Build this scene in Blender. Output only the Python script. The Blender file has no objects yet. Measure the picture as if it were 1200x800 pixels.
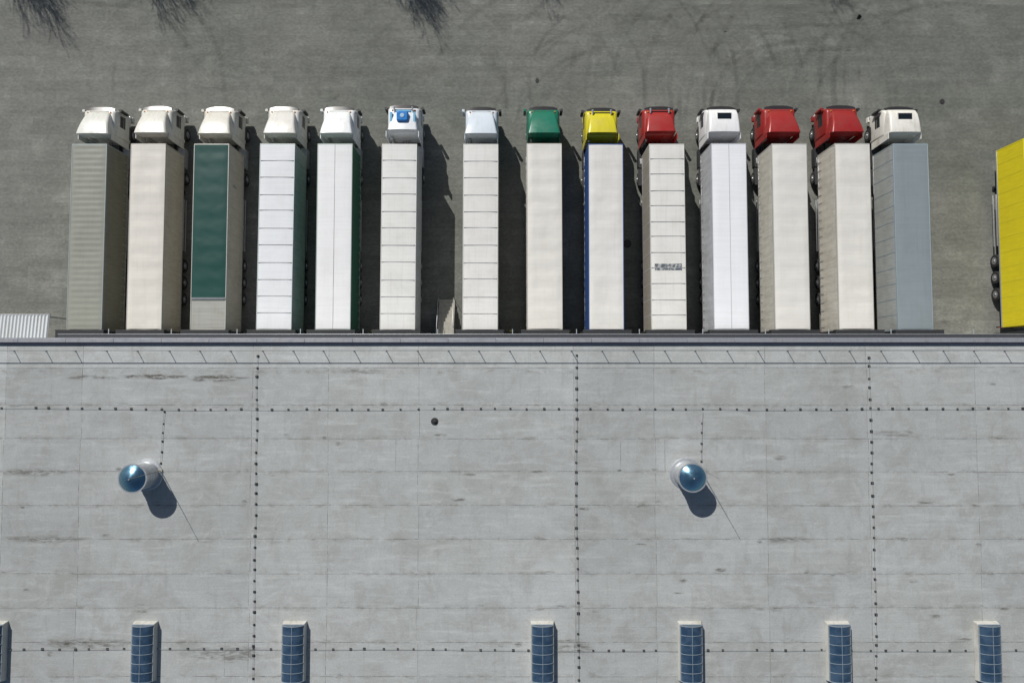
import bpy, bmesh, math, random
from mathutils import Vector, noise as mnoise
random.seed(7)
S = bpy.context.scene
R = math.radians

# ------------------------------------------------------------ node helpers
def newmat(name, rough=0.6, metal=0.0, spec=0.5):
    m = bpy.data.materials.new(name); m.use_nodes = True
    nt = m.node_tree
    b = nt.nodes['Principled BSDF']
    b.inputs['Roughness'].default_value = rough
    b.inputs['Metallic'].default_value = metal
    b.inputs['Specular IOR Level'].default_value = spec
    return m, nt, b
def N(nt, typ, **kw):
    n = nt.nodes.new(typ)
    for k, v in kw.items(): setattr(n, k, v)
    return n
def put(nt, sock, val):
    if isinstance(val, bpy.types.NodeSocket): nt.links.new(val, sock)
    else:
        if isinstance(val, (tuple, list)):
            k = len(sock.default_value); val = (tuple(val)+(1.0,))[:k]
        sock.default_value = val
def MA(nt, op, a, b=0.0, c=0.0, clamp=False):
    n = N(nt, 'ShaderNodeMath', operation=op); n.use_clamp = clamp
    put(nt, n.inputs[0], a); put(nt, n.inputs[1], b)
    return n.outputs[0]
def MR(nt, v, a, b, c, d, smooth=True):
    n = N(nt, 'ShaderNodeMapRange'); n.interpolation_type = 'SMOOTHSTEP' if smooth else 'LINEAR'
    put(nt, n.inputs[0], v)
    for i, x in enumerate((a, b, c, d)): n.inputs[i+1].default_value = x
    return n.outputs[0]
def MIX(nt, fac, a, b, mode='MIX'):
    n = N(nt, 'ShaderNodeMix', data_type='RGBA', blend_type=mode)
    put(nt, n.inputs[0], fac); put(nt, n.inputs[6], a); put(nt, n.inputs[7], b)
    return n.outputs[2]
def SCALE(nt, col, f):
    n = N(nt, 'ShaderNodeVectorMath', operation='SCALE')
    put(nt, n.inputs[0], col); put(nt, n.inputs[3], f)
    return n.outputs[0]
def COORD(nt, rnd=True, scale=(1, 1, 1)):
    tc = N(nt, 'ShaderNodeTexCoord')
    out = tc.outputs['Object']
    if rnd:
        oi = N(nt, 'ShaderNodeObjectInfo')
        r = MA(nt, 'MULTIPLY', oi.outputs['Random'], 173.0)
        a = N(nt, 'ShaderNodeVectorMath', operation='ADD')
        nt.links.new(out, a.inputs[0]); nt.links.new(r, a.inputs[1]); out = a.outputs[0]
    if scale != (1, 1, 1):
        a = N(nt, 'ShaderNodeVectorMath', operation='MULTIPLY')
        nt.links.new(out, a.inputs[0]); a.inputs[1].default_value = scale; out = a.outputs[0]
    return out
def NOISE(nt, vec, scale, detail=6, rough=0.6, dist=0.0):
    n = N(nt, 'ShaderNodeTexNoise')
    nt.links.new(vec, n.inputs['Vector'])
    n.inputs['Scale'].default_value = scale; n.inputs['Detail'].default_value = detail
    n.inputs['Roughness'].default_value = rough; n.inputs['Distortion'].default_value = dist
    return n.outputs['Fac']
def BUMP(nt, b, h, strength=0.3, dist=0.02):
    n = N(nt, 'ShaderNodeBump'); n.inputs['Strength'].default_value = strength
    n.inputs['Distance'].default_value = dist
    nt.links.new(h, n.inputs['Height']); nt.links.new(n.outputs[0], b.inputs['Normal'])
def RGBA(c): return (c[0], c[1], c[2], 1.0)

_cache = {}
def paint(col, rough=0.45, metal=0.0, dirt=0.25, tag='paint', spec=0.5):
    key = (tuple(col), rough, metal, dirt, tag)
    if key in _cache: return _cache[key]
    m, nt, b = newmat(tag, rough, metal, spec)
    v = COORD(nt); vs = COORD(nt, scale=(2.2, 0.35, 1))
    n1 = NOISE(nt, v, 1.1, 8, 0.65); n2 = NOISE(nt, vs, 2.0, 6, 0.6); n3 = NOISE(nt, v, 22, 3, 0.6)
    d = MA(nt, 'ADD', MR(nt, n1, 0.42, 0.75, 0, 1), MA(nt, 'MULTIPLY', MR(nt, n2, 0.45, 0.75, 0, 1), 0.8))
    d = MA(nt, 'MULTIPLY', d, dirt, clamp=True)
    dc = (col[0]*0.5+0.03, col[1]*0.47+0.03, col[2]*0.42+0.02, 1)
    c = MIX(nt, d, RGBA(col), dc)
    c = SCALE(nt, c, MR(nt, n3, 0.3, 0.7, 1-0.12*min(1, dirt*2), 1.03, False))
    nt.links.new(c, b.inputs['Base Color'])
    nt.links.new(MR(nt, n1, 0.3, 0.7, max(0.05, rough-0.08), min(1, rough+0.15)), b.inputs['Roughness'])
    _cache[key] = m
    return m
def tarp(col, dirt=0.3, streak=0.0, tag='tarpaulin'):
    key = ('tarp', tuple(col), dirt, streak)
    if key in _cache: return _cache[key]
    m, nt, b = newmat(tag, 0.5, 0, 0.4)
    v = COORD(nt); vs = COORD(nt, scale=(3.0, 0.14, 1)); vx = COORD(nt, scale=(0.25, 6.0, 1))
    n1 = NOISE(nt, v, 0.5, 9, 0.68, 0.4); n2 = NOISE(nt, vs, 2.2, 7, 0.65); n3 = NOISE(nt, v, 14, 5, 0.7)
    n4 = NOISE(nt, vx, 1.2, 4, 0.5)
    d = MA(nt, 'ADD', MR(nt, n1, 0.4, 0.8, 0, 1), MR(nt, n2, 0.45, 0.85, 0, 0.9))
    sp = MR(nt, n3, 0.66, 0.74, 0, 0.6)
    d = MA(nt, 'MULTIPLY', MA(nt, 'ADD', d, sp), dirt, clamp=True)
    dc = (col[0]*0.55+0.02, col[1]*0.52+0.02, col[2]*0.46+0.015, 1)
    c = MIX(nt, d, RGBA(col), dc)
    if streak > 0: c = SCALE(nt, c, MR(nt, n4, 0.35, 0.65, 1-streak, 1+streak*0.3))
    nt.links.new(c, b.inputs['Base Color'])
    BUMP(nt, b, n1, 0.25, 0.03)
    _cache[key] = m
    return m
def plain(name, col, rough=0.5, metal=0.0, var=0.15):
    key = (name,)
    if key in _cache: return _cache[key]
    m, nt, b = newmat(name, rough, metal)
    n = NOISE(nt, COORD(nt), 5.0, 6, 0.65)
    c = SCALE(nt, RGBA(col), MR(nt, n, 0.3, 0.7, 1-var, 1+var, False))
    nt.links.new(c, b.inputs['Base Color'])
    _cache[key] = m
    return m

RUBBER = plain('tyre_rubber', (0.018, 0.018, 0.019), 0.85)
RIM = plain('wheel_steel', (0.38, 0.38, 0.39), 0.4, 0.7)
CHAS = plain('chassis_steel', (0.03, 0.03, 0.033), 0.6, 0.3)
ALU = plain('aluminium', (0.55, 0.56, 0.57), 0.38, 0.6)
RAILG = plain('rail_grey', (0.5, 0.5, 0.5), 0.5, 0.2)
GLASS = plain('dark_glass', (0.012, 0.016, 0.02), 0.07, 0.0, 0.05)
VISOR = plain('smoked_plastic', (0.03, 0.028, 0.028), 0.25)
BLACK = plain('black_rubber_pad', (0.022, 0.023, 0.025), 0.75)
PLAST = plain('black_plastic', (0.03, 0.03, 0.032), 0.5)
LAMP = plain('headlamp', (0.7, 0.72, 0.75), 0.1, 0.3, 0.02)
RED = plain('red_lens', (0.4, 0.02, 0.015), 0.2)
AMBER = plain('amber_lens', (0.6, 0.22, 0.02), 0.2)
SEAM = plain('roof_rib_grey', (0.42, 0.42, 0.42), 0.6)
CONC = plain('concrete', (0.36, 0.345, 0.30), 0.85, 0, 0.2)
GALV = plain('galvanised_steel', (0.5, 0.52, 0.54), 0.42, 0.6)
POST = plain('weathered_steel_tube', (0.24, 0.25, 0.25), 0.6, 0.3)

# ------------------------------------------------------------ mesh builder
class MB:
    def __init__(s): s.v = []; s.f = []; s.m = []; s.mats = []
    def mi(s, mat):
        if mat not in s.mats: s.mats.append(mat)
        return s.mats.index(mat)
    def add(s, vs, fs, mat):
        o = len(s.v); i = s.mi(mat)
        s.v += [tuple(p) for p in vs]
        for f in fs: s.f.append([o+k for k in f]); s.m.append(i)
    def box(s, x0, x1, y0, y1, z0, z1, mat):
        vs = [(x, y, z) for z in (z0, z1) for y in (y0, y1) for x in (x0, x1)]
        s.add(vs, [(0, 2, 3, 1), (4, 5, 7, 6), (0, 1, 5, 4), (2, 6, 7, 3), (0, 4, 6, 2), (1, 3, 7, 5)], mat)
    def loft(s, rings, mat, cap=True):
        n = len(rings[0]); vs = [p for r in rings for p in r]; fs = []
        for i in range(len(rings)-1):
            for j in range(n):
                k = (j+1) % n
                fs.append((i*n+j, i*n+k, (i+1)*n+k, (i+1)*n+j))
        if cap:
            fs.append(tuple(range(n))[::-1]); fs.append(tuple((len(rings)-1)*n+j for j in range(n)))
        s.add(vs, fs, mat)
    def tube(s, p0, p1, r0, r1, seg, mat, cap=True):
        p0 = Vector(p0); p1 = Vector(p1); d = (p1-p0).normalized()
        a = d.orthogonal().normalized(); b = d.cross(a)
        rs = []
        for p, r in ((p0, r0), (p1, r1)):
            rs.append([p + (a*math.cos(t)+b*math.sin(t))*r for t in [2*math.pi*k/seg for k in range(seg)]])
        s.loft(rs, mat, cap)
    def quad(s, pts, mat): s.add(pts, [tuple(range(len(pts)))], mat)
    def grid(s, fn, nu, nv, mat):
        vs = [fn(i/nu, j/nv) for j in range(nv+1) for i in range(nu+1)]
        fs = [(j*(nu+1)+i, j*(nu+1)+i+1, (j+1)*(nu+1)+i+1, (j+1)*(nu+1)+i) for j in range(nv) for i in range(nu)]
        s.add(vs, fs, mat)
    def build(s, name, parent=None, bevel=0.0, smooth=35, recalc=True, loc=None):
        me = bpy.data.meshes.new(name); me.from_pydata(s.v, [], s.f)
        for m in s.mats: me.materials.append(m)
        for p, i in zip(me.polygons, s.m): p.material_index = i
        bm = bmesh.new(); bm.from_mesh(me)
        if recalc: bmesh.ops.recalc_face_normals(bm, faces=bm.faces)
        if smooth:
            for f in bm.faces: f.smooth = True
            for e in bm.edges:
                if len(e.link_faces) != 2 or e.calc_face_angle(0) > R(smooth): e.smooth = False
        bm.to_mesh(me); bm.free(); me.update()
        o = bpy.data.objects.new(name, me); S.collection.objects.link(o)
        if parent: o.parent = parent
        if loc: o.location = loc
        if bevel:
            md = o.modifiers.new('bevel', 'BEVEL'); md.width = bevel; md.segments = 2; md.limit_method = 'ANGLE'; md.angle_limit = R(40)
        return o
def empty(name, loc=(0, 0, 0), rz=0.0):
    e = bpy.data.objects.new(name, None); e.empty_display_size = 0.5
    e.location = loc; e.rotation_euler = (0, 0, rz); S.collection.objects.link(e); return e
def rrect(x0, x1, y0, y1, z, r, seg=4):
    pts = []
    for cx, cy, a0 in ((x1-r, y1-r, 0), (x0+r, y1-r, 90), (x0+r, y0+r, 180), (x1-r, y0+r, 270)):
        for k in range(seg+1):
            a = R(a0+90*k/seg); pts.append((cx+r*math.cos(a), cy+r*math.sin(a), z))
    return pts

def wheel(mb, x, y, r, w):
    prof = [(0.0, r*0.3), (0.0, r*0.62), (0.02, r*0.9), (0.06, r), (w-0.06, r), (w-0.02, r*0.9), (w, r*0.62), (w, r*0.3)]
    rings = [[(x-w/2+px, y+pr*math.cos(2*math.pi*k/24), r+pr*math.sin(2*math.pi*k/24)) for k in range(24)] for px, pr in prof]
    mb.loft(rings, RUBBER)
    for s in (-1, 1):
        xx = x+s*(w/2+0.004)
        mb.tube((xx-0.02*s, y, r), (xx, y, r), r*0.58, r*0.52, 20, RIM)
        mb.tube((xx, y, r), (xx+0.05*s, y, r), r*0.22, r*0.18, 12, RIM)

# ------------------------------------------------------------ trailer
TL = 13.62; TW = 1.275; ZR = 4.0
def trailer(par, style, roofm, sidem, edgem, seed, rearmat=None, reargap=0.0):
    rnd = random.Random(seed)
    ch = MB()
    for sx in (-0.55, 0.55):
        ch.box(sx-0.07, sx+0.07, 0.15, TL-0.3, 0.78, 1.1, CHAS)
    for y in [0.4+0.8*k for k in range(16)]: ch.box(-1.15, 1.15, y-0.04, y+0.04, 1.0, 1.13, CHAS)
    for y in (2.6, 3.9, 5.2):
        ch.tube((-1.0, y, 0.5), (1.0, y, 0.5), 0.07, 0.07, 10, CHAS)
        for s in (-1, 1): ch.box(s*0.62-0.2, s*0.62+0.2, y-0.08, y+0.08, 0.5, 0.8, CHAS)
    for s in (-1, 1):
        ch.box(s*0.75-0.06, s*0.75+0.06, 11.0-0.07, 11.07, 0.15, 1.1, CHAS)
        ch.box(s*0.75-0.15, s*0.75+0.15, 10.85, 11.15, 0.1, 0.14, CHAS)
        for z in (0.55, 0.9): ch.box(s*1.2-0.02, s*1.2+0.02, 6.3, 10.3, z-0.06, z+0.06, ALU)
    ch.box(-0.95, -0.3, 7.0, 8.6, 0.45, 0.77, PLAST)
    ch.box(-1.2, 1.2, 0.02, 0.12, 0.42, 0.56, CHAS)
    for s in (-1, 1): ch.box(s*1.0-0.17, s*1.0+0.17, 0.0, 0.05, 0.65, 0.8, RED)
    for y in (2.6, 3.9, 5.2):
        for s in (-1, 1): ch.box(s*1.06-0.18, s*1.06+0.18, y-0.5, y+0.5, 1.03, 1.07, PLAST)
    ch.build('chassis', par, 0.01)
    wh = MB()
    for y in (2.6, 3.9, 5.2):
        for s in (-1, 1): wheel(wh, s*1.05, y, 0.5, 0.36)
    wh.build('wheels', par, smooth=30)
    # body core
    bd = MB()
    bd.box(-TW+0.03, TW-0.03, 0.03, TL-0.03, 1.14, ZR-0.07, rearmat or sidem)
    bd.box(-TW, TW, 0.0, TL, 1.1, 1.24, ALU)
    bd.box(-TW, TW, TL-0.09, TL, 1.24, ZR-0.03, edgem)
    bd.box(-TW, TW, 0.0, 0.09, 1.24, ZR-0.03, edgem)
    for s in (-1, 1):
        x0, x1 = sorted((s*(TW-0.05), s*(TW+0.003)))
        bd.box(x0, x1, 0.09, TL-0.09, ZR-0.13, ZR-0.015, edgem)
    for x in (-0.45, -0.15, 0.15, 0.45): bd.tube((x, -0.03, 1.3), (x, -0.03, ZR-0.1), 0.015, 0.015, 6, ALU)
    bd.build('body_frame', par, 0.008)
    # roof
    rf = MB()
    ph = rnd.random()*10
    if style == 'tarp' or style == 'corr':
        bow = 1.24 if style == 'tarp' else 0.42
        amp = rnd.uniform(0.003, 0.009) if style == 'tarp' else 0.008
        y0 = 0.09+reargap; ny = int((TL-0.1-y0)/ (0.085))
        def fr(u, v):
            x = -TW+0.045 + u*(2*TW-0.09); y = y0+v*(TL-0.09-y0)
            e = min(1.0, min(u, 1-u)*8)
            z = ZR-0.03 + 0.035*e + e*amp*math.cos(2*math.pi*y/bow) + e*0.035*mnoise.noise(Vector((x*0.7+ph, y*0.45, seed))) + e*0.008*mnoise.noise(Vector((x*2+ph, y*2.2, seed)))
            return (x, y, z)
        rf.grid(fr, 16, ny, roofm)
        if reargap: rf.box(-TW+0.05, TW-0.05, 0.1, y0, ZR-0.1, ZR-0.04, rearmat)
        if reargap:
            for k in range(3): rf.box(-TW+0.04, TW-0.04, y0+0.02+0.06*k, y0+0.05+0.06*k, ZR-0.0, ZR+0.03, ALU)
    else:
        def fr(u, v):
            x = -TW+0.045 + u*(2*TW-0.09); y = 0.09+v*(TL-0.18)
            e = min(1.0, min(u, 1-u)*8)
            return (x, y, ZR-0.03+0.025*e+0.014*e*mnoise.noise(Vector((x+ph, y*0.6, seed))))
        rf.grid(fr, 12, 60, roofm)
        if style == 'rib':
            n = rnd.choice((11, 12, 11))
            for k in range(1, n):
                y = TL*k/n + rnd.uniform(-0.06, 0.06)
                rf.box(-TW+0.06, TW-0.06, y-0.018, y+0.018, ZR-0.02, ZR+0.018, SEAM)
        if style == 'centre':
            rf.box(-0.015, 0.015, 0.1, TL-0.1, ZR-0.02, ZR+0.014, SEAM)
    rf.build('roof', par, smooth=60)
    # sides
    sd = MB()
    for s in (-1, 1):
        if style in ('tarp', 'corr', 'centre'):
            def fs(u, v, s=s):
                y = 0.1+u*(TL-0.2); z = 1.2+v*(ZR-0.13-1.2)
                w = 0.010*math.sin(y*2*math.pi/0.62+ph)*(1-v*0.6) + 0.03*mnoise.noise(Vector((y*0.7, z*0.8, seed+s*9)))
                return (s*(TW-0.008+w), y, z)
            sd.grid(fs, 90, 6, sidem)
            for k in range(21):
                y = 0.35+k*0.63
                x0, x1 = sorted((s*(TW+0.012), s*(TW+0.02)))
                sd.box(x0, x1, y-0.02, y+0.02, 1.12, 1.75, RAILG)
        else:
            x0, x1 = sorted((s*(TW-0.03), s*(TW-0.006)))
            sd.box(x0, x1, 0.1, TL-0.1, 1.24, ZR-0.13, sidem)
            for k in range(1, 12):
                y = TL*k/12; x0, x1 = sorted((s*(TW-0.02), s*(TW+0.002)))
                sd.box(x0, x1, y-0.03, y+0.03, 1.25, ZR-0.14, edgem)
    sd.build('side_walls', par, smooth=60)

# ------------------------------------------------------------ tractor
def tractor(par, col, yoff=0.0, xoff=0.0, kind=0, trim=None, dirt=0.15):
    P = paint(col, 0.3, 0.0, dirt, 'cab_paint'); T = trim or P
    B = 14.45+yoff; F = B+2.22
    X = xoff
    c = MB()
    secs = [(0.95, 1.2, 0.0, -0.06), (1.3, 1.235, 0, 0.0), (1.95, 1.245, 0, 0.0), (2.4, 1.225, 0.0, -0.1), (2.8, 1.18, 0.02, -0.22), (2.93, 1.13, 0.05, -0.30), (3.0, 1.03, 0.12, -0.42)]
    c.loft([rrect(X-w, X+w, B+a, F+b, z, 0.2, 5) for z, w, a, b in secs], P)
    c.build('cab', par, smooth=40)
    d = MB()
    if kind == 0:
        st = [(F-0.42, 0.74, 3.03), (F-0.62, 0.86, 3.2), (F-1.0, 0.94, 3.45), (F-1.5, 1.03, 3.68), (F-1.95, 1.12, 3.82), (B-0.12, 1.2, 3.88)]
    elif kind == 1:
        st = [(F-0.30, 0.98, 3.02), (F-0.45, 1.04, 3.3), (F-0.8, 1.08, 3.5), (F-1.4, 1.12, 3.62), (F-1.95, 1.14, 3.7), (B+0.02, 1.15, 3.7)]
    else:
        st = [(F-0.52, 0.8, 3.02), (F-0.8, 0.9, 3.22), (F-1.2, 0.98, 3.4), (F-1.7, 1.04, 3.52), (B+0.1, 1.1, 3.6)]
    rings = []
    for y, w, z in st:
        zb = 2.86; r = min(0.16, (z-zb)*0.45)
        ring_ = [(X-w*1.03, y, zb)]
        for k in range(5): a = R(180-22.5*k); ring_.append((X-w+r+r*math.cos(a), y, z-r+r*math.sin(a)))
        ring_.append((X-w*0.35, y, z+0.03)); ring_.append((X+w*0.35, y, z+0.03))
        for k in range(5): a = R(90-22.5*k); ring_.append((X+w-r+r*math.cos(a), y, z-r+r*math.sin(a)))
        ring_.append((X+w*1.03, y, zb))
        rings.append(ring_)
    d.loft(rings, P)
    d.build('roof_fairing', par, smooth=50)
    e = MB()
    if kind == 1:
        e.box(X-0.5, X+0.5, F-1.22, F-0.78, 3.56, 3.63, GLASS)
        e.box(X-0.55, X+0.55, F-1.27, F-0.73, 3.54, 3.6, P)
    e.box(X-0.7, X+0.7, F-0.44, F-0.40, 2.98, 3.045, PLAST)
    vr = []
    for (y, z) in ((F-0.34, 2.92), (F+0.02, 2.84), (F+0.06, 2.74), (F-0.3, 2.84)):
        vr.append([(X-1.06+2.12*t, y-0.14*abs(2*t-1)**3, z) for t in [k/10 for k in range(11)]])
    vs = [p for r in vr for p in r]; n = 11; fs = []
    for i in range(4):
        for j in range(10): fs.append((i*n+j, i*n+j+1, ((i+1) % 4)*n+j+1, ((i+1) % 4)*n+j))
    e.add(vs, fs, VISOR)
    e.loft([rrect(X-w, X+w, F-0.5, F+b+0.008, z, 0.2, 5) for z, w, b in ((1.85, 1.17, 0.0), (2.4, 1.16, -0.1), (2.78, 1.12, -0.215))], GLASS)
    for s in (-1, 1):
        i0, oa, ob = X+s*1.1, X+s*1.249, X+s*1.235
        e.loft([[(i0, F-1.35, 1.75), (oa, F-1.35, 1.75), (oa, F-0.42, 1.75), (i0, F-0.42, 1.75)],
                [(i0, F-1.35, 2.4), (ob, F-1.35, 2.4), (ob, F-0.5, 2.4), (i0, F-0.5, 2.4)]], GLASS)
        e.box(min(X+s*1.2, X+s*1.45), max(X+s*1.2, X+s*1.45), F-0.20, F-0.15, 2.62, 2.67, PLAST)
        e.loft([rrect(X+s*1.38-0.10, X+s*1.38+0.10, F-0.29, F-0.10, z, 0.05, 2) for z in (1.75, 2.0, 2.4, 2.70)], PLAST if kind != 0 or s > 0 else T)
        e.box(X+s*1.2-0.05, X+s*1.2+0.05, F-1.9, F-0.9, 0.95, 1.15, PLAST)
        x0, x1 = sorted((X+s*1.17, X+s*1.225))
        e.loft([[(x0, B-0.5, 1.15), (x1, B-0.5, 1.15), (x1, B+0.02, 1.15), (x0, B+0.02, 1.15)],
                [(x0, B-0.42, 3.5), (x1, B-0.42, 3.5), (x1, B+0.02, 3.5), (x0, B+0.02, 3.5)]], P)
        e.loft([rrect(X+s*0.97-0.25, X+s*0.97+0.25, 12.6+yoff, B-0.3, z, 0.1, 3) for z in (0.42, 1.02)], ALU if s > 0 else PLAST)
        e.box(X+s*1.02-0.12, X+s*1.02+0.12, F-0.1, F+0.035, 0.72, 0.92, LAMP)
        e.box(X+s*0.85-0.05, X+s*0.85+0.05, F-0.5, F-0.42, 2.98, 3.05, AMBER)
        if kind == 2: e.tube((X+s*0.68, F-0.62, 3.18), (X+s*0.68, F-0.28, 3.2), 0.045, 0.08, 10, ALU)
    e.box(X-1.2, X+1.2, F-0.35, F+0.04, 0.4, 0.7, T)
    e.box(X-0.85, X+0.85, F-0.2, F+0.02, 0.95, 1.6, PLAST)
    for z in (1.1, 1.25, 1.4): e.box(X-0.8, X+0.8, F, F+0.03, z-0.02, z+0.02, ALU)
    e.box(X-0.26, X+0.26, F+0.04, F+0.05, 0.5, 0.6, LAMP)
    e.build('cab_fittings', par, 0.008)
    g = MB()
    for s in (-1, 1): g.box(X+s*0.4-0.05, X+s*0.4+0.05, 10.4+yoff, F-0.2, 0.7, 0.95, CHAS)
    g.box(X-0.5, X+0.5, 11.4+yoff, 12.4+yoff, 0.96, 1.09, CHAS)
    g.box(X-1.1, X+1.1, 12.9+yoff, 13.3+yoff, 0.95, 1.05, ALU)
    g.tube((X-0.9, B-0.2, 1.0), (X-0.9, B-0.2, 2.6), 0.08, 0.08, 10, ALU)
    for k in range(3): g.tube((X-0.2+0.2*k, B-0.05, 1.6), (X-0.2+0.2*k, 13.6, 1.35), 0.02, 0.02, 6, RED if k == 1 else PLAST)
    for s in (-1, 1):
        g.box(X+s*1.0-0.26, X+s*1.0+0.26, 11.2+yoff, 12.5+yoff, 1.03, 1.07, PLAST)
    g.build('tractor_chassis', par, 0.01)
    w = MB()
    for s in (-1, 1):
        wheel(w, X+s*1.06, F-0.95-0.4, 0.5, 0.3)
        wheel(w, X+s*0.92, 11.85+yoff, 0.5, 0.6)
    w.build('tractor_wheels', par, smooth=30)

Y0 = 3.16
trucks = [
 # x, style, roof, side, edge, cabcol, kind, dy, dx, yaw, dirt
 (-30.8, 'corr',  (0.285,0.292,0.250), (0.25,0.25,0.205), (0.33,0.38,0.38), (0.70,0.70,0.65), 0, 0.10, 0.05, 0.0, 0.25),
 (-26.5, 'tarp',  (0.68,0.65,0.59), (0.58,0.55,0.46), (0.5,0.48,0.43), (0.70,0.69,0.63), 0, 0.15, 0.0, 0.05, 0.22),
 (-21.9, 'tarp',  (0.004,0.055,0.046), (0.55,0.52,0.44), (0.5,0.5,0.46), (0.70,0.68,0.61), 0, 0.10, 0.08, 0.0, 0.12),
 (-17.15,'rib',   (0.75,0.765,0.78), (0.60,0.61,0.58), (0.5,0.56,0.54), (0.70,0.69,0.64), 0, 0.12, 0.05, -0.25, 0.15),
 (-12.9, 'centre',(0.78,0.78,0.78), (0.03,0.13,0.08), (0.35,0.42,0.38), (0.80,0.82,0.82), 0, 0.12, 0.0, 0.0, 0.14),
 (-8.25, 'rib',   (0.72,0.72,0.69), (0.55,0.56,0.55), (0.62,0.62,0.6), (0.72,0.75,0.78), 2, 0.28, 0.12, -0.2, 0.3),
 (-2.3,  'rib',   (0.72,0.71,0.68), (0.6,0.6,0.56), (0.6,0.6,0.57), (0.60,0.66,0.72), 0, 0.12, 0.0, -0.1, 0.28),
 (2.37,  'tarp',  (0.70,0.68,0.63), (0.55,0.53,0.48), (0.55,0.53,0.48), (0.010,0.16,0.10), 0, 0.12, 0.0, 0.1, 0.16),
 (6.8,   'tarp',  (0.70,0.685,0.65), (0.03,0.08,0.25), (0.05,0.11,0.3), (0.62,0.54,0.02), 2, 0.05, -0.15, -0.1, 0.2),
 (11.3,  'rib',   (0.73,0.72,0.68), (0.36,0.33,0.28), (0.6,0.59,0.55), (0.34,0.022,0.020), 2, 0.15, -0.3, 0.1, 0.3),
 (15.8,  'centre',(0.79,0.80,0.82), (0.55,0.57,0.6), (0.5,0.52,0.55), (0.80,0.80,0.80), 1, 0.12, -0.15, 0.05, 0.10),
 (20.2,  'tarp',  (0.69,0.675,0.63), (0.62,0.6,0.53), (0.5,0.49,0.46), (0.31,0.022,0.02), 0, 0.2, -0.25, 0.0, 0.15),
 (24.8,  'tarp',  (0.70,0.68,0.63), (0.62,0.59,0.52), (0.5,0.49,0.45), (0.29,0.018,0.017), 0, 0.2, -0.2, 0.0, 0.18),
 (29.05, 'flat',  (0.235,0.275,0.292), (0.40,0.42,0.41), (0.33,0.40,0.44), (0.78,0.76,0.70), 1, 0.12, -0.1, 0.05, 0.22),
]
rs = random.Random(3)
for i, (x, st, rc, sc, ec, cc, kd, dy, dx, yaw, dirt) in enumerate(trucks):
    p = empty('semi_truck', (x, Y0+rs.uniform(-0.02, 0.03), 0), R(yaw))
    rm = tarp(rc, dirt, 0.04 if st == 'corr' else 0.03)
    sm = tarp(sc, 0.4, 0.1, 'curtain'); em = paint(ec, 0.5, 0.2, 0.3, 'edge_profile')
    trailer(p, st, rm, sm, em, i+1, rearmat=tarp((0.36,0.36,0.33), 0.4, 0.1) if i == 2 else None, reargap=2.1 if i == 2 else 0.0)
    trim = paint((0.12,0.35,0.6), 0.3, 0, 0.1, 'blue_trim') if i == 5 else None
    tractor(p, cc, dy, dx, kd, trim, 0.4 if i in (0, 1, 2, 3, 13) else 0.28)
    if i == 5:
        BL = paint((0.02,0.2,0.55), 0.3, 0, 0.1, 'blue_unit')
        a = MB(); F = 14.45+dy+2.22
        a.loft([rrect(dx-0.42+k, dx+0.42-k, F-1.5+k, F-0.75-k, z, 0.1, 3) for z, k in ((3.2, 0), (3.62, 0), (3.7, 0.06))], BL)
        a.tube((dx, F-1.1, 3.7), (dx, F-1.1, 3.73), 0.16, 0.16, 20, paint((0.4,0.55,0.7),0.3,0,0.1,'fan'))
        LB = paint((0.18,0.45,0.65), 0.3, 0, 0.1, 'light_blue_stripe')
        a.box(dx-0.93, dx-0.78, F-1.9, F-0.75, 3.25, 3.47, LB); a.box(dx+0.78, dx+0.93, F-1.9, F-0.75, 3.25, 3.47, LB)
        a.box(dx-0.55, dx+0.55, F-0.62, F-0.5, 3.05, 3.2, LB)
        a.build('roof_air_conditioner', p, 0.015)
    if i == 9:
        m, nt, b = newmat('worn_transfer', 0.6)
        n = NOISE(nt, COORD(nt, scale=(1, 1.6, 1)), 5.0, 5, 0.7)
        nt.links.new(MIX(nt, MR(nt, n, 0.50, 0.60, 0, 1), (0.09,0.11,0.13,1), (0.5,0.5,0.47,1)), b.inputs['Base Color'])
        a = MB(); a.box(-0.98, 0.98, 4.35, 4.82, ZR-0.01, ZR+0.012, m); a.build('roof_transfer', p)

p = empty('semi_trailer', (38.55, 3.55, 0))
ym = tarp((0.74,0.62,0.015), 0.15, 0.05)
trailer(p, 'flat', ym, ym, paint((0.7,0.6,0.02), 0.5, 0, 0.15, 'yellow_edge'), 77)

# ------------------------------------------------------------ ground + yard
m, nt, b = newmat('grass_ground', 0.95, 0, 0.1)
v = COORD(nt, False)
n1 = NOISE(nt, v, 0.15, 8, 0.7); n2 = NOISE(nt, v, 6, 5, 0.7)
c = MIX(nt, MR(nt, n1, 0.35, 0.65, 0, 1), (0.06,0.075,0.03,1), (0.12,0.11,0.06,1))
nt.links.new(SCALE(nt, c, MR(nt, n2, 0.3, 0.7, 0.7, 1.2)), b.inputs['Base Color'])
g = MB(); g.quad([(-1500,-1500,0),(1500,-1500,0),(1500,1500,0),(-1500,1500,0)], m); g.build('ground', smooth=0)

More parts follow.
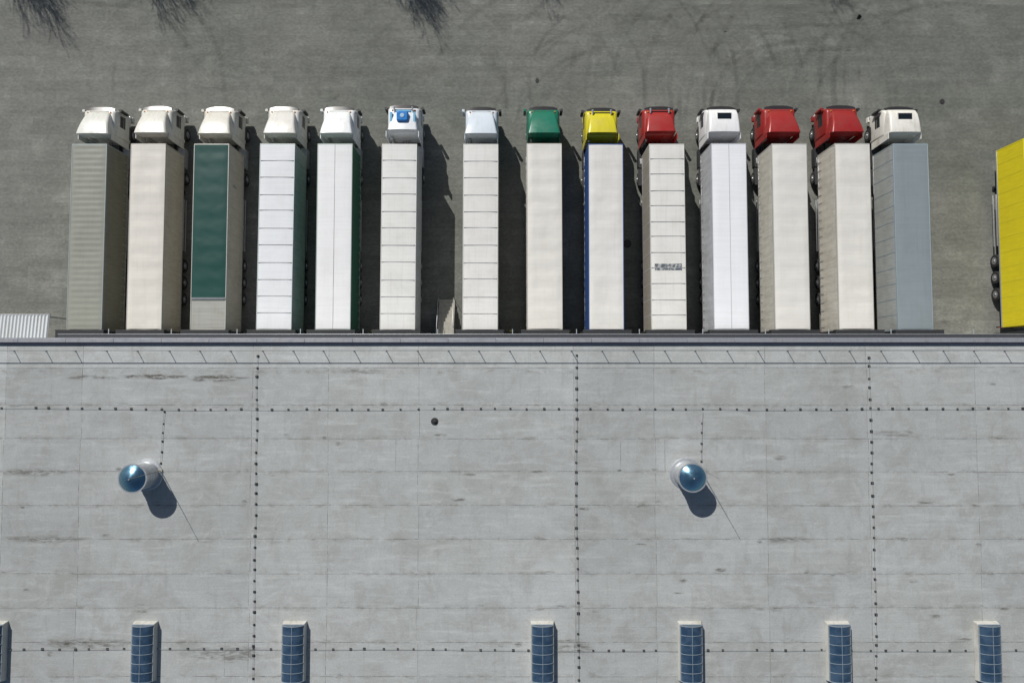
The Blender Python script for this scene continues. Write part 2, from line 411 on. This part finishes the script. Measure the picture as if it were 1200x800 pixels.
m, nt, b = newmat('concrete_pavers', 0.85, 0, 0.25)
v = COORD(nt, False)
def brick(vec, w, h, mortar, c1, c2, cm, off=0.5, bias=0.0):
    n = N(nt, 'ShaderNodeTexBrick'); n.offset = off
    nt.links.new(vec, n.inputs['Vector'])
    n.inputs['Scale'].default_value = 1.0; n.inputs['Brick Width'].default_value = w; n.inputs['Row Height'].default_value = h
    n.inputs['Mortar Size'].default_value = mortar; n.inputs['Mortar Smooth'].default_value = 0.2; n.inputs['Bias'].default_value = bias
    n.inputs['Color1'].default_value = (c1,c1,c1,1); n.inputs['Color2'].default_value = (c2,c2,c2,1); n.inputs['Mortar'].default_value = (cm,cm,cm,1)
    return n.outputs['Color']
lo = NOISE(nt, v, 0.045, 6, 0.6, 0.5); mid = NOISE(nt, v, 0.35, 9, 0.7, 0.6); fine = NOISE(nt, v, 7, 6, 0.8)
hs = NOISE(nt, COORD(nt, False, (0.10, 1.4, 1)), 1.0, 7, 0.7)
c = MIX(nt, MR(nt, lo, 0.38, 0.62, 0, 1), (0.158,0.166,0.145,1), (0.206,0.208,0.188,1))
c = MIX(nt, 1.0, c, brick(v, 0.21, 0.105, 0.008, 0.88, 1.12, 0.62), 'MULTIPLY')
patch = MIX(nt, 1.0, brick(v, 2.7, 0.84, 0.0, 0.88, 1.08, 1.0, 0.37), brick(v, 6.3, 2.1, 0.0, 0.90, 1.06, 1.0, 0.3), 'MULTIPLY')
patch = MIX(nt, 1.0, patch, brick(v, 1.05, 0.42, 0.0, 0.93, 1.06, 1.0, 0.41), 'MULTIPLY')
patch = MIX(nt, MR(nt, mid, 0.42, 0.58, 0.2, 1.0), (1,1,1,1), patch)
c = MIX(nt, 1.0, c, patch, 'MULTIPLY')
c = SCALE(nt, c, MR(nt, mid, 0.25, 0.75, 0.82, 1.18))
c = SCALE(nt, c, MR(nt, hs, 0.3, 0.7, 0.90, 1.09))
c = SCALE(nt, c, MR(nt, fine, 0.25, 0.75, 0.70, 1.30, False))
oil = NOISE(nt, v, 0.9, 4, 0.5)
c = SCALE(nt, c, MR(nt, oil, 0.66, 0.76, 1.0, 0.75))
sp = NOISE(nt, v, 3.1, 2, 0.5)
c = SCALE(nt, c, MR(nt, sp, 0.77, 0.81, 1.0, 0.5))
nt.links.new(c, b.inputs['Base Color'])
BUMP(nt, b, fine, 0.3, 0.01)
g = MB(); g.quad([(-160,-90,0.004),(160,-90,0.004),(160,36,0.004),(-160,36,0.004)], m); g.build('paved_yard', smooth=0)
g = MB()
for k in range(160): g.box(-160+2*k, -158.015+2*k, 36.0, 36.15, -0.1, 0.13, CONC)
g.build('kerb', bevel=0.015)

# tyre marks
m, nt, b = newmat('tyre_mark_rubber', 0.8)
b.inputs['Base Color'].default_value = (0.04,0.042,0.04,1)
v = COORD(nt, False)
nn = NOISE(nt, v, 0.22, 4, 0.6); nf = NOISE(nt, v, 5, 3, 0.7)
at = N(nt, 'ShaderNodeAttribute', attribute_name='edge')
al = MA(nt, 'MULTIPLY', MR(nt, nn, 0.36, 0.66, 0.02, 0.17), MR(nt, nf, 0.3, 0.7, 0.6, 1.1))
al = MA(nt, 'MULTIPLY', al, at.outputs['Fac'])
nt.links.new(al, b.inputs['Alpha'])
zt = 0.008; rt = random.Random(23); TV = []; TF = []; TA = []
def ribbon(path, w, k_):
    global zt
    o0 = len(TV); nn_ = len(path)
    for i, p in enumerate(path):
        q = path[min(i+1, nn_-1)]; o = path[max(i-1, 0)]
        d = Vector((q[0]-o[0], q[1]-o[1])).normalized(); nx, ny = -d.y, d.x
        f = min(1, i/8, (nn_-1-i)/20)*k_
        for t, a_ in ((-0.5, 0), (-0.2, 1), (0.2, 1), (0.5, 0)):
            TV.append((p[0]+nx*w*t, p[1]+ny*w*t, zt)); TA.append(a_*f)
    for i in range(nn_-1):
        for j in range(3):
            a_ = o0+i*4+j; TF.append((a_, a_+1, a_+5, a_+4))
    zt += 0.0003
for k in range(26):
    x = rt.uniform(-34, 36) if k % 2 else rt.uniform(0, 34)
    y = rt.uniform(17.5, 20.5); sgn = rt.choice((-1, 1, 1)); rad = rt.uniform(6.5, 13)
    pts = []; a = R(rt.uniform(-6, 6)); s = 0; L1 = rt.uniform(0.5, 4); ang = R(rt.uniform(70, 110))
    px, py = x, y
    while True:
        pts.append((px, py, a)); px += math.sin(a)*0.3; py += math.cos(a)*0.3; s += 0.3
        if s > L1 and abs(a) < ang: a += sgn*0.3/rad
        if s > L1+rad*ang+10: break
    kk = rt.uniform(0.35, 1.0)
    for o in (-0.98, 0.98):
        ribbon([(q[0]+math.cos(q[2])*o, q[1]-math.sin(q[2])*o) for q in pts], rt.uniform(0.35, 0.6), kk)
me = bpy.data.meshes.new('tyre_marks'); me.from_pydata(TV, [], TF); me.materials.append(m)
ca = me.color_attributes.new('edge', 'FLOAT_COLOR', 'POINT')
for i, t in enumerate(TA): ca.data[i].color = (t, t, t, 1)
o = bpy.data.objects.new('tyre_marks', me); S.collection.objects.link(o)

def manhole(x, y, r):
    g = MB(); g.tube((x, y, 0.0), (x, y, 0.016), r, r*0.98, 28, CHAS); g.tube((x, y, 0.016), (x, y, 0.02), r*0.72, r*0.7, 28, plain('cast_iron', (0.05,0.045,0.04), 0.7))
    for k in range(-2, 3): g.box(x-r*0.5, x+r*0.5, y+k*0.09-0.015, y+k*0.09+0.015, 0.02, 0.026, CHAS)
    g.build('manhole_cover')
manhole(9.02, 10.2, 0.33); manhole(2.0, 23.2, 0.16); manhole(34.0, 21.5, 0.2)

# ------------------------------------------------------------ building
W = empty('warehouse')
RZ = 10.0; EY = 2.2
m, nt, b = newmat('wall_panel', 0.5, 0.1)
wv = N(nt, 'ShaderNodeTexWave'); wv.inputs['Scale'].default_value = 1.6; nt.links.new(COORD(nt, False), wv.inputs['Vector'])
nt.links.new(MIX(nt, wv.outputs['Fac'], (0.42,0.44,0.46,1), (0.5,0.52,0.54,1)), b.inputs['Base Color'])
g = MB(); g.box(-85, 85, -75, EY, 0, RZ-0.05, m); g.build('walls', W)
m, nt, b = newmat('roof_membrane', 0.6, 0, 0.35)
v = COORD(nt, False)
at = N(nt, 'ShaderNodeAttribute', attribute_name='tone')
sep = N(nt, 'ShaderNodeSeparateXYZ'); nt.links.new(v, sep.inputs[0])
lo = NOISE(nt, v, 0.07, 6, 0.6, 0.3); mid = NOISE(nt, v, 0.42, 10, 0.72, 0.6); fine = NOISE(nt, v, 9, 6, 0.8)
sx = NOISE(nt, COORD(nt, False, (0.30, 2.2, 1)), 1.1, 9, 0.72, 0.3)
sx2 = NOISE(nt, COORD(nt, False, (0.16, 5.0, 1)), 1.3, 6, 0.7, 0.2)
sy = NOISE(nt, COORD(nt, False, (2.2, 0.25, 1)), 1.2, 7, 0.65)
bl = NOISE(nt, v, 0.95, 8, 0.72, 1.2)
c = MIX(nt, MR(nt, lo, 0.35, 0.65, 0, 1), (0.368,0.384,0.374,1), (0.425,0.441,0.434,1))
c = MIX(nt, MR(nt, mid, 0.42, 0.66, 0, 0.70), c, (0.305,0.311,0.290,1))
c = MIX(nt, MR(nt, sx, 0.48, 0.72, 0, 0.60), c, (0.515,0.533,0.522,1))
c = MIX(nt, MR(nt, bl, 0.50, 0.66, 0, 0.32), c, (0.50,0.515,0.505,1))
c = MIX(nt, MR(nt, sx2, 0.52, 0.75, 0, 0.40), c, (0.27,0.28,0.265,1))
c = MIX(nt, MR(nt, sy, 0.52, 0.76, 0, 0.45), c, (0.285,0.29,0.275,1))
c = SCALE(nt, c, MR(nt, fine, 0.25, 0.75, 0.82, 1.14, False))
fr_ = MA(nt, 'FRACT', MA(nt, 'DIVIDE', MA(nt, 'ADD', sep.outputs['Y'], 8.16+2.08*60), 2.08))
ds = MA(nt, 'ABSOLUTE', MA(nt, 'SUBTRACT', MA(nt, 'FRACT', MA(nt, 'ADD', fr_, 0.5)), 0.5))
near = MR(nt, ds, 0.0, 0.13, 1, 0)
dn = NOISE(nt, COORD(nt, False, (0.8, 1.7, 1)), 1.3, 7, 0.75, 0.4)
c = MIX(nt, MA(nt, 'MULTIPLY', near, MR(nt, dn, 0.46, 0.70, 0, 0.7)), c, (0.20,0.195,0.17,1))
st = NOISE(nt, COORD(nt, False, (0.8, 1.3, 1)), 0.8, 8, 0.75)
c = MIX(nt, MR(nt, st, 0.60, 0.78, 0, 0.6), c, (0.22,0.21,0.18,1))
tn = N(nt, 'ShaderNodeVectorMath', operation='MULTIPLY'); nt.links.new(c, tn.inputs[0]); nt.links.new(at.outputs['Color'], tn.inputs[1])
nt.links.new(tn.outputs[0], b.inputs['Base Color'])
BUMP(nt, b, mid, 0.35, 0.06)
ROOFM = m
ys = [1.85, 0.42, -1.95] + [-4.0-2.08*k for k in range(34)]
cols = [-85,-76,-67,-58,-49,-40,-31.8,-27.0,-16.3,-11.5,-5.85,3.9,8.95,15.9,22.3,29.1,38,47,56,65,74,85]
vs = []; fs = []; tones = []
rr = random.Random(5)
coltone = [rr.uniform(0.94, 1.05) for _ in cols]
for j in range(len(ys)-1):
    rt2 = rr.uniform(0.975, 1.02)
    for i in range(len(cols)-1):
        o = len(vs); t = coltone[i]*rt2*rr.uniform(0.98, 1.02)
        if cols[i] == -11.5: t *= 1.04
        if j == 0: t *= 1.10
        vs += [(cols[i], ys[j+1], RZ), (cols[i+1], ys[j+1], RZ), (cols[i+1], ys[j], RZ), (cols[i], ys[j], RZ)]
        fs.append((o, o+1, o+2, o+3)); tones += [(t, t, t*rr.uniform(0.99, 1.01), 1)]*4
me = bpy.data.meshes.new('roof'); me.from_pydata(vs, [], fs); me.materials.append(ROOFM)
ca = me.color_attributes.new('tone', 'FLOAT_COLOR', 'POINT')
for i, t in enumerate(tones): ca.data[i].color = t
ro = bpy.data.objects.new('roof', me); S.collection.objects.link(ro); ro.parent = W
ms, nt, b = newmat('weld_seam', 0.7)
v = COORD(nt, False); n = NOISE(nt, v, 0.9, 8, 0.75)
nt.links.new(MIX(nt, MR(nt, n, 0.35, 0.65, 0, 1), (0.20,0.205,0.20,1), (0.34,0.35,0.34,1)), b.inputs['Base Color'])
nt.links.new(MR(nt, n, 0.36, 0.60, 0.55, 0.03), b.inputs['Alpha'])
g = MB()
for yy in ys[1:]:
    x = -85; yo = 0
    while x < 85:
        L = rr.uniform(3, 8); yo = max(-0.03, min(0.03, yo+rr.uniform(-0.02, 0.02)))
        g.box(x, min(x+L, 85), yy+yo-0.014, yy+yo+0.014, RZ+0.001, RZ+0.005, ms); x += L+0.01
for k, xx in enumerate(cols[1:-1]):
    for j in range(len(ys)-1):
        jx = rr.uniform(-0.05, 0.05)
        g.box(xx+jx-0.011, xx+jx+0.011, ys[j+1]+0.06, ys[j]-0.06, RZ+0.001, RZ+0.0055, ms)
for k in range(30):
    j = rr.randrange(1, len(ys)-1); xx = rr.uniform(-34, 34)
    g.box(xx-0.011, xx+0.011, ys[j+1]+0.06, ys[j]-0.06, RZ+0.001, RZ+0.0045, ms)
g.build('membrane_seams', W, smooth=0)
md, nt, b = newmat('dried_puddle_silt', 0.9)
v = COORD(nt, False, (0.6, 2.6, 1)); n = NOISE(nt, v, 1.6, 8, 0.78, 0.5)
b.inputs['Base Color'].default_value = (0.115,0.10,0.08,1)
at = N(nt, 'ShaderNodeAttribute', attribute_name='edge')
nt.links.new(MA(nt, 'MULTIPLY', MR(nt, n, 0.42, 0.64, 0, 0.85), at.outputs['Fac'], clamp=True), b.inputs['Alpha'])
def silt(cx, cy, rx, ry, strength, z):
    me = bpy.data.meshes.new('silt'); vs = [(cx, cy, z)]; al = [strength]
    for rad, a_ in ((0.5, 0.85), (1.0, 0.0)):
        for k in range(24):
            t = 2*math.pi*k/24; q = rad*rr.uniform(0.85, 1.1)
            vs.append((cx+rx*q*math.cos(t), cy+ry*q*math.sin(t), z)); al.append(a_*strength)
    fs = [(0, 1+k, 1+(k+1) % 24) for k in range(24)] + [(1+k, 25+k, 25+(k+1) % 24, 1+(k+1) % 24) for k in range(24)]
    me.from_pydata(vs, [], fs); me.materials.append(md)
    ca = me.color_attributes.new('edge', 'FLOAT_COLOR', 'POINT')
    for i, t in enumerate(al): ca.data[i].color = (t, t, t, 1)
    o = bpy.data.objects.new('silt_stain', me); S.collection.objects.link(o); o.parent = W
zz = RZ+0.006
for (cx, cy, rx, ry, s_) in [(-22.6,-0.15,2.4,0.2,1.4),(-18.7,-0.25,2.4,0.26,1.2),(-26.5,-0.2,2.0,0.2,0.7),(-30,-6.1,2.6,0.3,0.6),(-9.5,0.2,2,0.25,0.5),
        (-26,-16.6,3.5,0.4,0.6),(-17.5,-17.2,3.0,0.6,0.6),(-29,-10.2,3,0.3,0.5),(3.9,-16.8,1.4,0.6,0.6),(17,-10.3,2,0.3,0.5),(24,-3.7,2,0.3,0.5)]:
    silt(cx, cy, rx, ry, s_, zz); zz += 0.0004
for k in range(110):
    j = rr.randrange(2, 12); cy = ys[j]+rr.uniform(-0.25, 0.25) if rr.random() < 0.75 else rr.uniform(-19, 1)
    silt(rr.uniform(-33, 33), cy, rr.uniform(0.15, 0.6), rr.uniform(0.08, 0.2), rr.uniform(0.3, 0.8), zz); zz += 0.0001
CAP = paint((0.42,0.43,0.455), 0.4, 0.4, 0.4, 'parapet_capping')
g = MB()
x = -85
while x < 84.9:
    g.box(x, x+2.985, EY-0.2, EY+0.04, RZ-0.2, RZ+0.22, CAP); x += 3.0
g.box(-85, 85, EY-0.32, EY-0.2, RZ-0.1, RZ+0.10, plain('upstand', (0.5,0.52,0.53), 0.6))
g.box(-85, 85, EY+0.041, EY+0.10, RZ-0.35, RZ+0.05, plain('gutter_dark', (0.04,0.045,0.06), 0.4, 0.3))
for yy, zc, col in ((EY-0.262, RZ+0.14, 'a'), (EY+0.07, RZ+0.12, 'b')):
    g.tube((-85, yy, zc), (85, yy, zc), 0.022, 0.022, 8, plain('cable_'+col, (0.09,0.05,0.08) if col == 'a' else (0.3,0.32,0.36), 0.5))
g.build('parapet', W, 0.01)
g = MB(); x = -84.0
while x < 85:
    xo = rr.uniform(-0.06, 0.06)
    g.tube((x+xo, 1.48, RZ), (x+xo, 1.48, RZ+0.72), 0.022, 0.022, 6, POST)
    g.box(x+xo-0.06, x+xo+0.06, 1.42, 1.54, RZ+0.004, RZ+0.02, GALV)
    x += 1.95
g.tube((-84, 1.48, RZ+0.72), (84.3, 1.48, RZ+0.72), 0.028, 0.028, 6, POST)
g.build('guard_rail', W)
g = MB()
g.box(-32.2, 36.3, EY+0.002, EY+0.62, 4.55, 4.66, plain('canopy_dark', (0.05,0.052,0.06), 0.5))
g.box(-32.2, 36.3, EY+0.62, EY+0.66, 4.5, 4.7, GALV)
g.build('dock_canopy', W, 0.01)
for x in [t[0] for t in trucks]+[38.5]:
    g = MB()
    for s in (-1, 1):
        x0, x1 = sorted((x+s*1.3, x+s*1.71)); g.box(x0, x1, EY+0.002, 3.12, 0.9, 4.46, BLACK)
    g.box(x-1.72, x+1.72, EY+0.002, 3.14, 4.12, 4.5, BLACK)
    g.box(x-1.74, x+1.74, 3.10, 3.17, 4.05, 4.515, PLAST)
    g.box(x-1.3, x+1.3, EY+0.002, EY+0.05, 1.1, 4.1, GALV)
    for s in (-1, 1): g.box(x+s*0.9-0.12, x+s*0.9+0.12, EY+0.002, 3.05, 0.7, 1.08, BLACK)
    g.build('dock_shelter', W, 0.02)
g = MB(); xs = [t[0] for t in trucks]
for a_, b_ in zip(xs, xs[1:]+[36.5]):
    cx = (a_+b_)/2
    g.tube((cx-0.15, 3.3, 0), (cx-0.15, 3.3, 1.0), 0.08, 0.08, 12, plain('bollard_yellow', (0.45,0.36,0.05), 0.5))
    g.box(cx+0.1, cx+0.4, EY+0.002, EY+0.2, 2.8, 3.3, GALV)
    g.box(cx-0.03, cx+0.03, EY+0.67, EY+1.0, 4.56, 4.62, GALV)
g.build('dock_fittings', W, 0.01)

C = empty('corrugated_canopy')
WC = paint((0.62,0.64,0.65), 0.4, 0.1, 0.25, 'corrugated_sheet')
g = MB(); n = 52*8
def fc(u, v):
    x = -46+u*13.1; f = (x/0.25) % 1.0
    h = 0.09*max(0, min(1, 4*abs(f-0.5)-0.5))
    return (x, EY+0.01+v*2.0, 4.75-0.2*v+h)
g.grid(fc, n, 1, WC)
g.build('roof_sheet', C, smooth=0)
g = MB()
g.box(-46, -32.9, 4.21, 4.26, 4.42, 4.6, GALV)
for x in (-45.5, -41.5, -37.5, -33.2): g.box(x-0.06, x+0.06, 4.05, 4.17, 0, 4.5, GALV)
g.build('posts', C, 0.01)

g = MB(); cx = -5.05
g.box(cx-0.62, cx+0.62, EY+0.002, 3.7, 0, 1.2, CONC)
for k in range(7): g.box(cx-0.62, cx+0.62, 3.7+k*0.3, 4.0+k*0.3, 0, 1.2-0.17*(k+1)+0.1, CONC)
for s in (-1, 1):
    g.tube((cx+s*0.58, 3.6, 2.2), (cx+s*0.58, 5.8, 1.15), 0.022, 0.022, 6, GALV)
    g.tube((cx+s*0.58, 2.3, 2.2), (cx+s*0.58, 3.6, 2.2), 0.022, 0.022, 6, GALV)
    for y_, z0, z1 in ((3.6, 1.2, 2.2), (5.8, 0.1, 1.15), (2.4, 1.2, 2.2)): g.tube((cx+s*0.58, y_, z0), (cx+s*0.58, y_, z1), 0.022, 0.022, 6, GALV)
g.build('concrete_stairs', bevel=0.01)

# ------------------------------------------------------------ lightning conductors
def conductor(p0, p1, step, name='lightning_conductor', size=0.065):
    g = MB(); p0 = Vector(p0); p1 = Vector(p1); L = (p1-p0).length; d = (p1-p0)/L
    n = int(L/step); z = RZ
    prev = None; ax = ay = 0
    for k in range(n+1):
        q = p0+d*(k*step+rr.uniform(-0.09, 0.09)*step/0.66)
        ax = max(-0.06, min(0.06, ax+rr.uniform(-0.03, 0.03)))
        x, y = q.x+ax*abs(d.y), q.y+ax*abs(d.x); s = size*rr.uniform(0.8, 1.2)
        if rr.random() > 0.04:
            g.loft([rrect(x-s*k2, x+s*k2, y-s*0.9*k2, y+s*0.9*k2, z+h, 0.02, 2) for h, k2 in ((0.012, 1), (0.045, 0.95), (0.065, 0.6))], BLACK)
        cur = (x, y, z+0.08)
        if prev: g.tube(prev, cur, 0.009, 0.009, 5, plain('conductor_wire', (0.3,0.31,0.31), 0.5, 0.4), cap=False)
        prev = cur
    return g.build(name)
for x in (-16.0, 4.06, 22.45): conductor((x, 1.1, 0), (x, -30, 0), 0.66, size=0.078)
conductor((-60, -2.15, 0), (60, -2.15, 0), 1.0, size=0.072); conductor((-60, -16.95, 0), (60, -16.95, 0), 1.0, size=0.072)
conductor((-21.78, -2.4, 0), (-21.9, -5.8, 0), 0.62, size=0.055); conductor((11.95, -2.4, 0), (11.8, -5.7, 0), 0.62, size=0.055)
for x, y in ((-21.95, -6.0), (11.75, -5.9)):
    g = MB(); g.tube((x, y, RZ), (x, y, RZ+4.0), 0.026, 0.012, 8, POST); g.tube((x, y, RZ+0.0), (x, y, RZ+0.1), 0.14, 0.12, 16, CONC)
    g.build('lightning_rod')
g = MB(); x, y = -4.85, -2.95
g.tube((x, y, RZ), (x, y, RZ+0.05), 0.24, 0.2, 16, PLAST); g.tube((x+0.02, y, RZ+0.05), (x+0.02, y, RZ+0.16), 0.12, 0.06, 10, PLAST)
g.build('roof_drain')

# ------------------------------------------------------------ roof ventilators
m, nt, b = newmat('blue_metal_cap', 0.2, 0.9)
n = NOISE(nt, COORD(nt), 2.0, 5, 0.6)
nt.links.new(MIX(nt, n, (0.10,0.25,0.36,1), (0.25,0.42,0.52,1)), b.inputs['Base Color'])
nt.links.new(MR(nt, n, 0.35, 0.65, 0.14, 0.28), b.inputs['Roughness'])
CAPM = m
def ring(r, z, n=36): return [(r*math.cos(2*math.pi*k/n), r*math.sin(2*math.pi*k/n), z) for k in range(n)]
for (x, y) in ((-22.8, -6.25), (10.85, -6.2)):
    p = empty('roof_ventilator', (x, y, RZ))
    g = MB()
    g.loft([ring(1.0, 0.0), ring(0.96, 0.05), ring(0.8, 0.08), ring(0.78, 0.2), ring(0.78, 1.35), ring(0.84, 1.38), ring(0.84, 1.62)], GALV)
    for z in (0.5, 0.8, 1.1): g.loft([ring(0.782, z-0.02), ring(0.80, z), ring(0.782, z+0.02)], ALU, cap=False)
    g.build('cylinder_body', p)
    g = MB()
    g.loft([ring(0.84, 1.625, 48), ring(0.81, 1.66, 48), ring(0.42, 1.85, 48), ring(0.05, 2.03, 48)], CAPM)
    g.build('conical_cap', p, smooth=30)
    g = MB()
    rg = [ring(0.80, 1.60), ring(0.88, 1.60), ring(0.88, 1.665), ring(0.80, 1.665)]
    g.loft(rg+[rg[0]], ALU, cap=False)
    g.tube((0, 0, 2.0), (0, 0, 2.06), 0.06, 0.04, 10, ALU)
    g.build('rim', p)

# ------------------------------------------------------------ skylights
m, nt, b = newmat('skylight_glazing', 0.16, 0.0, 0.8)
v = COORD(nt); n = NOISE(nt, v, 1.5, 6, 0.65)
nt.links.new(MIX(nt, MR(nt, n, 0.35, 0.65, 0, 1), (0.022,0.050,0.092,1), (0.050,0.088,0.140,1)), b.inputs['Base Color'])
GLZ = m
CURB = paint((0.56,0.55,0.51), 0.55, 0.0, 0.5, 'skylight_curb')
FRM = plain('skylight_frame', (0.36,0.42,0.46), 0.4, 0.4)
hw = 0.66; hl = 1.70
def arc(t, y, r=0.0):
    a = R(180-180*t)
    return ((hw-0.02+r)*math.cos(a), y, 0.40+(0.30+r)*math.sin(a))
for x in (-31.85, -22.6, -13.4, 1.87, 10.96, 20.05, 29.24):
    for yc in (-17.0, -34.0):
        p = empty('roof_skylight', (x, yc, RZ))
        g = MB()
        g.loft([rrect(-hw-0.07, hw+0.07, -hl-0.10, hl+0.10, 0.008, 0.02, 1), rrect(-hw-0.01, hw+0.01, -hl-0.02, hl+0.02, 0.38, 0.02, 1)], CURB)
        g.build('curb', p, 0.008)
        g = MB()
        g.grid(lambda u, v_: arc(u, -hl+0.02+v_*(2*hl-0.04)), 16, 1, GLZ)
        for s in (-1, 1):
            pts = [arc(k/16, s*(hl-0.02)) for k in range(17)]; g.quad(pts, GLZ)
        g.build('glazing', p, smooth=50, recalc=True)
        g = MB()
        for k in range(7):
            y = -hl+0.03+k*(2*hl-0.06)/6; w = 0.024 if k in (0, 6) else 0.014
            for j in range(16):
                a0 = arc(j/16, y, 0.0); a1 = arc((j+1)/16, y, 0.0); b0 = arc(j/16, y, 0.02); b1 = arc((j+1)/16, y, 0.02)
                vs_ = []
                for q in (a0, a1, b1, b0): vs_.append((q[0], y-w, q[2]))
                for q in (a0, a1, b1, b0): vs_.append((q[0], y+w, q[2]))
                g.add(vs_, [(0,1,2,3),(4,7,6,5),(3,2,6,7),(0,4,5,1)], FRM)
        g.box(-0.013, 0.013, -hl+0.03, hl-0.03, 0.695, 0.715, FRM)
        for s in (-1, 1):
            x0, x1 = sorted((s*(hw-0.04), s*(hw+0.025))); g.box(x0, x1, -hl, hl, 0.38, 0.43, FRM)
            y0, y1 = sorted((s*(hl-0.05), s*(hl+0.02))); g.box(-hw, hw, y0, y1, 0.382, 0.425, FRM)
        g.build('glazing_bars', p, recalc=False)

# ------------------------------------------------------------ bare trees north of the yard
BARK = plain('bark', (0.09,0.075,0.06), 0.9, 0, 0.3)
def tree_mesh(seed, H):
    r = random.Random(seed); g = MB()
    def br(p, d, L, rad, lvl):
        n = 3 if lvl < 3 else 2; rl = rad
        for k in range(n):
            d2 = (d+Vector((r.uniform(-1,1), r.uniform(-1,1), r.uniform(-0.3,0.7)))*0.16).normalized()
            q = p+d2*(L/n); r1 = rad*(1-0.28*(k+1)/n)
            g.tube(p, q, rl, r1, 7 if lvl < 2 else 4, BARK, cap=False); rl = r1
            if lvl < 5 and (lvl > 0 or k > 0):
                for _ in range(2 if lvl < 3 else 1):
                    az = r.uniform(0, 6.28); side = Vector((math.cos(az), math.sin(az), r.uniform(0.3, 0.9)))
                    br(q, (d2*0.8+side*0.65).normalized(), L*r.uniform(0.52, 0.75), max(0.014, r1*0.5), lvl+1)
            p = q; d = d2
        if lvl < 5: br(p, d, L*0.68, max(0.014, rl*0.75), lvl+1)
    br(Vector((0,0,0)), Vector((0,0,1)), H*0.36, 0.17, 0)
    return g
tm = []
for sd in (1, 2, 3):
    o = tree_mesh(sd, 12).build('bare_tree', smooth=60)
    zmax = max(v_.co.z for v_ in o.data.vertices); print('TREE', zmax, len(o.data.polygons)); tm.append((o, zmax))
spots = [(-35.0, 26.4), (-24.6, 27.2), (-6.4, 27.3), (2.0, 28.8), (26, 29.3), (35.2, 29.6), (-47, 27.5)]
for i, (tx, ty) in enumerate(spots):
    src, zm = tm[i % 3]; h = 12.0; sc = h/zm
    if i < 3: o = src
    else: o = bpy.data.objects.new('bare_tree', src.data); S.collection.objects.link(o)
    o.scale = (sc*0.8, sc*0.8, sc); o.location = (tx-0.62*h, ty+1.1*h, 0); o.rotation_euler = (0, 0, i*1.3)

# ------------------------------------------------------------ light, sky, camera
SD = Vector((0.62, -1.10, -1.0))
w = bpy.data.worlds.new('World'); S.world = w; w.use_nodes = True
nt = w.node_tree; bg = nt.nodes['Background']
sky = nt.nodes.new('ShaderNodeTexSky'); sky.sky_type = 'NISHITA'; sky.sun_disc = False
el = math.atan(1/math.hypot(SD.x, SD.y)); az = math.atan2(-SD.x, -SD.y)
sky.sun_elevation = el; sky.sun_rotation = az % (2*math.pi)
nt.links.new(sky.outputs[0], bg.inputs['Color']); bg.inputs['Strength'].default_value = 0.055
sl = bpy.data.lights.new('sun', 'SUN'); sl.energy = 4.2; sl.angle = R(0.5); sl.color = (1.0, 0.97, 0.92)
so = bpy.data.objects.new('sun', sl); S.collection.objects.link(so)
so.rotation_euler = SD.to_track_quat('-Z', 'Y').to_euler(); so.location = (-30, 50, 60)
cd = bpy.data.cameras.new('camera'); cam = bpy.data.objects.new('camera', cd); S.collection.objects.link(cam)
cam.location = (0, 0, 53); cam.rotation_euler = (R(2.75), 0, 0); cd.lens = 24; cd.sensor_width = 36; cd.clip_end = 4000
S.camera = cam
S.view_settings.view_transform = 'Standard'; S.view_settings.look = 'None'; S.view_settings.exposure = 0
